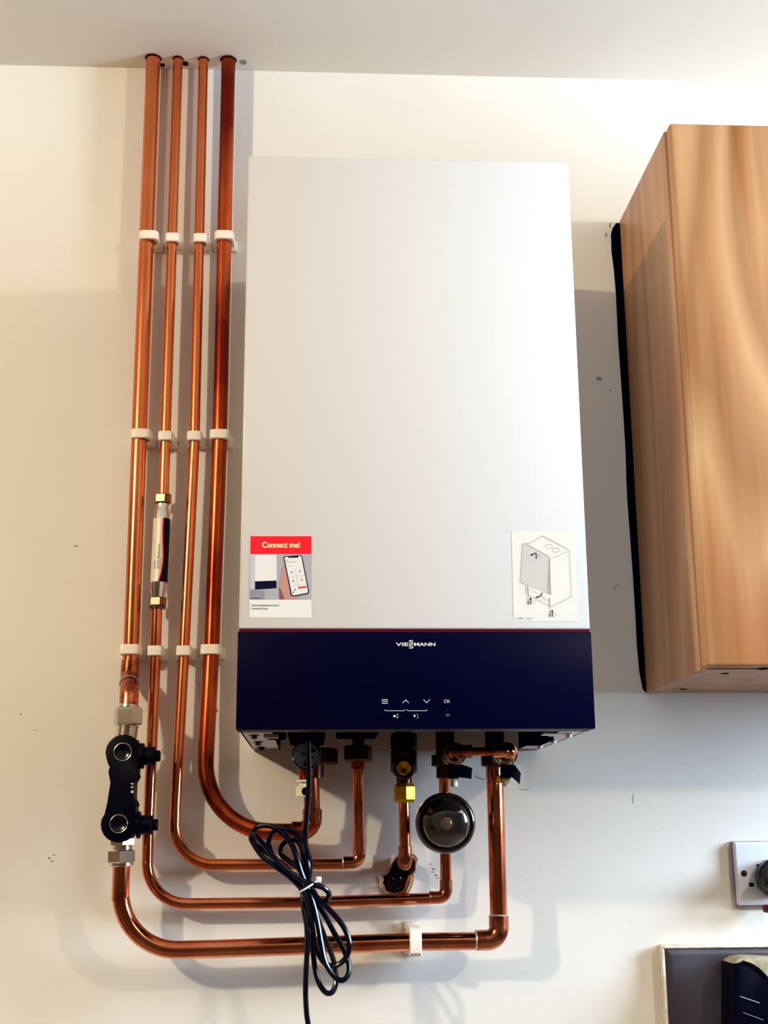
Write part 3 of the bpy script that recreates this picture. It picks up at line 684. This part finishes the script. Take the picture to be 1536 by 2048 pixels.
# gas valve
YV = -.06
tg = thing('gas_valve', 'round brass gas valve above the bright yellow hexagonal nut', 'valve', U(808, 1605, YV))
mb = MB(); mb.hexn(U(808.5, 1605, YV), (0, 0, 1), .0245, .0150, .14, ph=R_(38)); mb.build('gas_nut', 'gasnut', tg, 20)
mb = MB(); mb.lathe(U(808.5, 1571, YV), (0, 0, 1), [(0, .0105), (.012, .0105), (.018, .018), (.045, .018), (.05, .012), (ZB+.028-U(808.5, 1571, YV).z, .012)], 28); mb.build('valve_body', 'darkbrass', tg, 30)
mb = MB(); vc = U(808, 1535, YV-.022); mb.lathe(vc+Vector((0, .018, 0)), (0, -1, -.1), [(0, .0150), (.012, .0150), (.017, .0140), (.018, .0115), (.016, .0100), (.014, .0098)], 32); mb.build('valve_rim', 'darkbrass', tg, 30)
mb = MB(); mb.lathe(vc+Vector((0, .002, 0)), (0, -1, -.1), [(0, .0098), (.0012, .0098), (.002, .0085), (.0012, .002), (.001, .0015)], 28); mb.build('valve_spindle', 'brass', tg)
mb = MB(); mb.hexn(U(808, 1500, YV), (0, 0, 1), .022, .0185, .1); mb.build('union_nut', 'navy', tg, 20)
# isolating valves of the filling loop
def iso(px, py, hx, label, lx, ly, Yv=-.115):
    c = U(px, py, Yv)
    t = thing('isolating_valve', label, 'valve', c)
    pp = U(hx, py+18, -.065)
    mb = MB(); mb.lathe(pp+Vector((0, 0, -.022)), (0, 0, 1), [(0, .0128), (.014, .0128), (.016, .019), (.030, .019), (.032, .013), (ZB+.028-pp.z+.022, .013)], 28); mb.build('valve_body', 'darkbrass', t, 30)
    mb = MB(); mb.tube([pp+Vector((0, 0, .0)), c+Vector((0, .004, 0))], .0115, 24); mb.build('branch', 'darkbrass', t)
    mb = MB(); mb.lathe(c+Vector((0, .012, -.002)), (.0, -1, 0), [(0, .0150), (.006, .0158), (.009, .0158), (.0105, .0150), (.009, .0135)], 32); mb.build('valve_rim', 'nickel', t)
    # knuckle elbow of the link pipe
    # lever
    a = U(px+2, py+34, Yv-.005); 
    mb = MB()
    P = [(px-7, py+26), (px+16, py+24), (px+lx, py+ly-11), (px+lx-2, py+ly+11), (px+14, py+48), (px-7, py+50)]
    mb.prism([U(x, y, Yv-.012) for x, y in P], (0, .007, 0), bev=.001); mb.build('lever', 'navy', t)
    mb = MB(); mb.lathe(U(px-3, py+24, Yv-.002), (0, 0, -1), [(0, .007), (.018, .007)], 20); mb.build('spindle', 'navy', t)
    q = U(px-1, py+47, Yv)
    mb = MB(); mb.lathe(q, (0, 0, -1), [(0, .0058), (.005, .0058), (.0055, .0040), (.006, .0040), (.0063, .0046), (.013, .0046), (.0135, .004)], 20); mb.build('test_cap', 'capw', t)
    # wire clip
    mb = MB(); mb.tube(catmull([U(px-14, py+5, Yv-.004), U(px-9, py+17, Yv-.005), U(px, py+22, Yv-.006), U(px+11, py+17, Yv-.005), U(px+16, py, Yv-.004), U(px+13, py+18, Yv-.005), U(px+14, py+30, Yv-.005), U(px+7, py+30, Yv-.005)], 6), .0012, 8); mb.build('spring_clip', 'chrome', t)
    return t, c
t1, k1 = iso(909, 1505, 891, 'isolating valve with black lever directly above the round black dome', 36, 42)
t2, k2 = iso(1013, 1505, 990, 'isolating valve with black lever at the top of the thick right-hand riser pipe', 29, 52)
mb = MB(); p = U(1003, 1566, -.105); mb.hexn(p, (0, 0, 1), .010, .0068, .05); mb.build('drain_nut', 'brass', t2, 20)
tL = thing('filling_loop', 'small copper link pipe bridging the two black-levered valves', 'pipe', k1)
y_ = -.135
path = fillet([k1+Vector((0, .015, 0)), Vector((k1.x, y_, k1.z)), Vector((k2.x, y_, k2.z)), k2+Vector((0, .015, 0))], [.010, .010])
mb = MB(); mb.tube(path, .0055, 24); mb.build('tube', 'cud', tL)
for k in (k1, k2):
    mb = MB(); s_ = 1 if k is k1 else -1
    mb.tube(fillet([k+Vector((0, .012, 0)), Vector((k.x, y_, k.z)), Vector((k.x+s_*.020, y_, k.z))], [.010]), .0085, 24); mb.sphere((k.x, y_+.004, k.z), .0105); mb.build('elbow', 'cuj' if s_ > 0 else 'cub', tL)
# round dome (shock arrestor)
YK = -.130
kc = U(892.5, 1645, YK)
tk = thing('expansion_vessel', 'round glossy black dome with a small printed face, in front of the thin riser pipe', 'expansion vessel', kc)
kd = Vector((0, -1, -.03)).normalized(); K = 1/1.0
mb = MB(); R0 = .0388
mb.lathe(kc+Vector((0, .03, 0)), kd, [(0, R0*.7), (.006, R0*.95), (.012, R0*.99), (.018, R0), (.024, R0*.985), (.0275, R0*.95), (.0285, R0*.90), (.0275, R0*.845), (.0265, R0*.82), (.028, R0*.80), (.033, R0*.76), (.0365, R0*.66), (.039, R0*.50), (.0405, R0*.34), (.0408, R0*.15)], 64); mb.build('shell', 'blackchrome', tk, 50)
mb = MB(); mb.lathe(kc+Vector((0, .03, 0))+kd*.0400, kd, [(0, .0078), (.0015, .0074), (.0018, .0056), (.001, .005), (.001, .0036), (.003, .0032), (.0034, .002)], 28); mb.build('centre_boss', 'nickel', tk)
mb = MB(); mb.tube([kc+Vector((0, .032, .0)), Vector((kc.x, -.05, kc.z))], .012, 20); mb.build('stem', 'darkbrass', tk)
def domefn(x, y):  # pixel on the crop -> on the dome's face
    p = U(820+x/10.24, 1570+y/10.24, YK-.012); q = p-kc; r = math.hypot(q.x, q.z)/R0
    prof = [(0, .0413), (.15, .0413), (.34, .0412), (.50, .0399), (.66, .0375), (.76, .0345), (.8, .031)]
    h_ = prof[-1][1]
    for (r0, h0), (r1, h1) in zip(prof, prof[1:]):
        if r0 <= r <= r1: h_ = h0+(h1-h0)*(r-r0)/(r1-r0)
    return Vector((p.x, kc.y+.03-h_-.0003, p.z))
def dtext(txt, box, m='ink', bold=.0): text_on('lettering', txt, box, 0, m, tk, bold, fn=domefn)
# reads downwards, right of the boss
dtext('reco', [(1045, 560), (1075, 860), (975, 880), (945, 580)], 'ink', .01)
for i, (x, y0, y1) in enumerate(((420, 700, 800), (465, 640, 850), (505, 600, 930), (550, 590, 950), (600, 560, 880), (650, 540, 640))):
    dtext('lIIlIlIlI', [(x+22, y0), (x+52, y1), (x+30, y1), (x, y0)], 'tan', .0)
mb = MB(); mb.flat([domefn(*p) for p in ((355, 545), (395, 480), (450, 465), (480, 540), (445, 610), (400, 575))]); mb.build('yellow_mark', 'gasnut', tk)

# ------------------------------------------------------------------ cable
def gC(x, y, Y): return U(460+x/4.57, 1600+y/4.57, Y)
Yc = -.145
cab = [(U(616, 1462, -.20)), U(617, 1500, -.19), U(618, 1560, -.18), U(615, 1610, -.172)]
seq = [(690, 330, -.165), (695, 430, -.158), (730, 560, -.152), (725, 690, -.150), (700, 800, -.148),
 # loop e
 (735, 950, -.146), (750, 1200, -.146), (765, 1450, -.148), (800, 1640, -.150), (870, 1755, -.152), (935, 1755, -.150), (968, 1660, -.146), (955, 1500, -.142), (900, 1340, -.140), (830, 1160, -.139), (760, 980, -.138), (690, 830, -.137),
 # upper loop b
 (600, 720, -.138), (480, 600, -.138), (330, 480, -.137), (225, 400, -.136), (205, 320, -.138), (250, 250, -.142), (350, 235, -.146), (460, 285, -.150), (560, 400, -.153), (610, 530, -.156), (650, 660, -.157), (700, 790, -.156),
 # loop f
 (760, 950, -.157), (800, 1120, -.158), (835, 1320, -.159), (870, 1480, -.160), (940, 1600, -.160), (1020, 1650, -.160), (1078, 1600, -.157), (1085, 1500, -.153), (1040, 1370, -.150), (950, 1210, -.148), (870, 1060, -.147), (780, 920, -.146), (680, 800, -.144),
 # upper loop c
 (560, 690, -.143), (420, 560, -.140), (365, 450, -.137), (355, 370, -.136), (400, 290, -.138), (480, 262, -.142), (580, 290, -.146), (650, 370, -.149), (695, 480, -.152), (715, 620, -.153), (725, 760, -.150),
 # loop g
 (790, 890, -.152), (880, 975, -.154), (980, 1080, -.156), (1060, 1200, -.157), (1092, 1330, -.158), (1060, 1440, -.156), (980, 1510, -.153), (900, 1510, -.152), (830, 1450, -.154), (780, 1330, -.155), (750, 1150, -.156), (715, 960, -.157), (665, 830, -.158),
 # upper loop a (front)
 (540, 700, -.160), (400, 600, -.160), (290, 510, -.160), (215, 400, -.158), (192, 340, -.158), (225, 325, -.162), (300, 400, -.165), (420, 540, -.167), (560, 670, -.167), (680, 745, -.166), (770, 778, -.165),
 # small loop right of the tie
 (850, 800, -.163), (902, 850, -.158), (895, 905, -.150), (850, 928, -.145), (800, 895, -.142), (760, 830, -.140), (700, 760, -.138),
 # inner loop d
 (640, 640, -.140), (540, 560, -.137), (470, 500, -.136), (470, 430, -.137), (520, 375, -.141), (590, 365, -.144), (650, 420, -.146), (670, 540, -.147), (680, 680, -.146), (665, 820, -.148),
 (668, 960, -.152), (700, 1150, -.155), (705, 1350, -.157), (695, 1550, -.158), (690, 1750, -.158), (700, 1950, -.158), (715, 2060, -.158), (728, 2250, -.158)]
cab += [gC(*s) for s in seq]
mb = MB(); mb.tube(catmull(cab, 7), .0034, 10)
tag(mb.build('power_cable', 'cable', base=cab[-1]), 'coiled black power cable hanging from the boiler over the copper pipes', 'cable')
ta = gC(600, 860, -.148); tb2 = gC(785, 745, -.148); tc_ = (ta+tb2)/2 + Vector((0, -.003, 0)); ex = (tb2-ta)/2; ey = Vector((0, -.0225, 0))
mb = MB(); mb.tube([tc_+ex*1.03*math.cos(2*math.pi*k/40)+ey*math.sin(2*math.pi*k/40) for k in range(40)], .00115, 8, closed=True)
mb.box(tb2+Vector((0, -.006, -.001)), tb2+Vector((.007, 0, .006)), .001)
tag(mb.build('cable_tie', 'tie', base=ta), 'thin white cable tie around the waist of the coiled black cable', 'cable tie')

# ------------------------------------------------------------------ cabinet
CXR = CX+.50
tcab = thing('wall_cabinet', 'pine kitchen wall cabinet at the right edge', 'cabinet', ((CX+CXR)/2, -CD/2, CB))
DT = .020
mb = MB(); mb.box((CX, -CD+DT+.001, CB), (CX+.018, -.004, CT-.001), .0006); mb.build('side_panel', 'pineside', tcab)
mb = MB(); mb.box((CXR-.018, -CD+DT+.001, CB), (CXR, -.004, CT-.001), .0006); mb.build('side_panel', 'pineside', tcab)
mb = MB(); mb.box((CX+.018, -CD+DT+.001, CT-.019), (CXR-.018, -.004, CT-.001)); mb.build('top_panel', 'pineside', tcab)
mb = MB(); mb.box((CX+.018, -CD+DT+.003, CB+.001), (CXR-.018, -.004, CB+.018)); bp_ = mb.build('bottom_panel', 'pineside', tcab)
mb = MB(); mb.box((CX+.018, -.010, CB+.018), (CXR-.018, -.004, CT-.019)); mb.build('back_panel', 'pineside', tcab)
mb = MB(); mb.box((CX+.0015, -CD-.0, CB+.002), (CXR-.002, -CD+DT, CT), .0045, 4); mb.build('door', 'pine', tcab)
for px, py in ((1450, 1347), (1367, 1378), (1526, 1338)):
    d = fw*F_PX + rt2*(px-768) + up2*(1024-py); t = (CB+.001-EYE.z)/d.z; c = EYE+d*t
    mb = MB(); mb.lathe(c+Vector((0, 0, .0004)), (0, 0, -1), [(0, .0055), (.0008, .0055)], 16); mb.build('dowel_hole', 'void', bp_)  # dowel holes drawn as dark discs, their shade put into the colour
# irregular black strip, painted shade of the gap between cabinet side and wall
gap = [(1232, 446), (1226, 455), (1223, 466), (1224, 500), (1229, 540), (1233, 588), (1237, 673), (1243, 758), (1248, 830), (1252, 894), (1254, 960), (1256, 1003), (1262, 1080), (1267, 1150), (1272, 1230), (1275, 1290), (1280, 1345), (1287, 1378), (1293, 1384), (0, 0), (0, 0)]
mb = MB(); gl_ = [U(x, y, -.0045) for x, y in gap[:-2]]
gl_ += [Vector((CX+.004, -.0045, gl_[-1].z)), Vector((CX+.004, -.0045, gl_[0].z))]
mb.prism(gl_, (0, .004, 0)); mb.build('gap_shade', 'gapshade_base', tcab)

# ------------------------------------------------------------------ socket and plug
tso = thing('wall_socket', 'white double socket with screw and slots at the right edge, above the dark tile', 'socket', U(1466, 1815, 0))
a = U(1464, 1684, -.012); b = U(1475, 1811, -.012)
sx0 = U(1471, 1750, -.012).x; sz1 = a.z; sz0 = b.z
mb = MB(); mb.box((sx0, -.006, sz0-.004), (sx0+.148, 0, sz1+.001), .001); mb.build('back_rim', 'grime', tso)
mb = MB(); mb.box((sx0, -.013, sz0), (sx0+.146, -.005, sz1), .004, 3); pl = mb.build('face_plate', 'socket', tso)
c = U(1488, 1747, -.0131); mb = MB(); mb.lathe(c, (0, -1, 0), [(0, .0040), (.0004, .0040), (.0005, .0022), (.0002, .002)], 20); mb.build('screw_recess', 'ink', pl)
mb = MB(); mb.lathe(c+Vector((0, -.0002, 0)), (0, -1, 0), [(0, .0018), (.0008, .0016)], 14); mb.build('screw', 'chrome', pl)
for x0, y0, x1, y1 in ((1513, 1728.5, 1520.5, 1741.5), (1498, 1765.5, 1508, 1773), (1530, 1765.5, 1540, 1773)):
    p = U(x0, y0, -.0131); q = U(x1, y1, -.0131); mb = MB(); mb.box((p.x, -.0134, q.z), (q.x, -.0125, p.z)); mb.build('slot', 'ink', pl)
tp = thing('plug', 'mottled black plug half out of frame in front of the white socket', 'plug', U(1550, 1805, -.03))
mb = MB(); pc = U(1563, 1757, -.050)
mb.lathe(pc+Vector((0, .036, 0)), (0, -1, 0), [(0, .020), (.003, .0255), (.016, .0255), (.020, .022), (.034, .020), (.040, .016), (.041, .010)], 12, ph=.2); mb.build('plug_body', 'mottled', tp, 40)
mb = MB(); mb.lathe(U(1546, 1763, -.052), (0, -1, 0), [(0, .0125), (.012, .0115), (.014, .009), (.012, .006)], 24); mb.build('grip_ring', 'navy', tp)
mb = MB(); p = U(1529, 1813, -.03); mb.box((p.x, -.045, p.z-.008), (p.x+.02, -.02, p.z+.002), .002); mb.build('red_tag', 'red', tp)

# ------------------------------------------------------------------ tiles
tt = thing('wall_tile', 'dark glossy tile with bevelled edges at the bottom right corner', 'tile', U(1330, 2048, 0))
p = U(1331, 1897, -.022); x0, z1 = p.x, p.z
mb = MB(); W_, H_ = .40, .20; bw, th, tk_ = .011, -.022, .006
def rect(x0, x1, z0, z1, y): return [Vector((x0, y, z0)), Vector((x1, y, z0)), Vector((x1, y, z1)), Vector((x0, y, z1))]
mb.rings([rect(x0, x0+W_, z1-H_, z1, -.012), rect(x0, x0+W_, z1-H_, z1, th+.0045), rect(x0+.002, x0+W_-.002, z1-H_+.002, z1-.002, th+.003), rect(x0+bw, x0+W_-bw, z1-H_+bw, z1-bw, th)]); mb.build('tile_face', 'tile', tt, 20)
mb = MB(); mb.box((x0-.003, -.013, z1-H_), (x0+W_, 0, z1+.0035), .0008)
mb.box((x0-.0005, -.0205, z1-.0002), (x0+W_, -.0125, z1+.003), .0008); mb.box((x0-.004, -.018, z1-H_), (x0-.0003, -.0125, z1+.002), .0008); mb.build('grout_edge', 'grout', tt)
# ribbed black appliance knob in front of the tile
YR = -.075
tr = thing('ribbed_cap', 'black plastic cap with ribbed arc and dusty top, in front of the dark tile', 'cap', U(1500, 2060, YR))
P = [(1466, 1928), (1466, 2110), (1610, 2110), (1610, 1960), (1536, 1962), (1527, 1945), (1516, 1934), (1503, 1926), (1487, 1921), (1480, 1926)]
mb = MB(); mb.prism([U(x, y, YR) for x, y in P], (0, .05, 0), bev=.0006); mb.build('cap_body', 'navy', tr)
P2 = [(1466, 1927), (1480, 1917), (1500, 1915), (1530, 1916), (1612, 1920), (1612, 1962), (1540, 1960), (1533, 1949), (1520, 1936), (1505, 1927), (1487, 1920), (1478, 1927)]
mb = MB(); mb.prism([U(x, y, YR+.001) for x, y in P2], (0, .045, 0), bev=.0005); mb.build('dusty_top', 'dust', tr)
arc = [(1486, 1922), (1494, 1923.5), (1502, 1926), (1509, 1930), (1516, 1935), (1522, 1940), (1528, 1946), (1532, 1952)]
for i in range(22):
    f = i/21*(len(arc)-1); k = min(int(f), len(arc)-2); u = f-k; x = arc[k][0]*(1-u)+arc[k+1][0]*u; y = arc[k][1]*(1-u)+arc[k+1][1]*u
    mb = MB(); a = U(x, y, YR); mb.tube([a+Vector((0, -.0015, 0)), a+Vector((-.0012, -.0015, -.004))], .00055, 6); mb.build('rib', 'navy', tr)
mb = MB(); mb.tube([U(1480, 1993, YR-.0005), U(1519, 2006, YR-.0005)], .0007, 8); mb.build('ridge', 'grey2', tr)
mb = MB(); mb.tube([U(1486, 2025, YR-.0005), U(1526, 2040, YR-.0005)], .0004, 8); mb.build('ridge', 'grey2', tr)
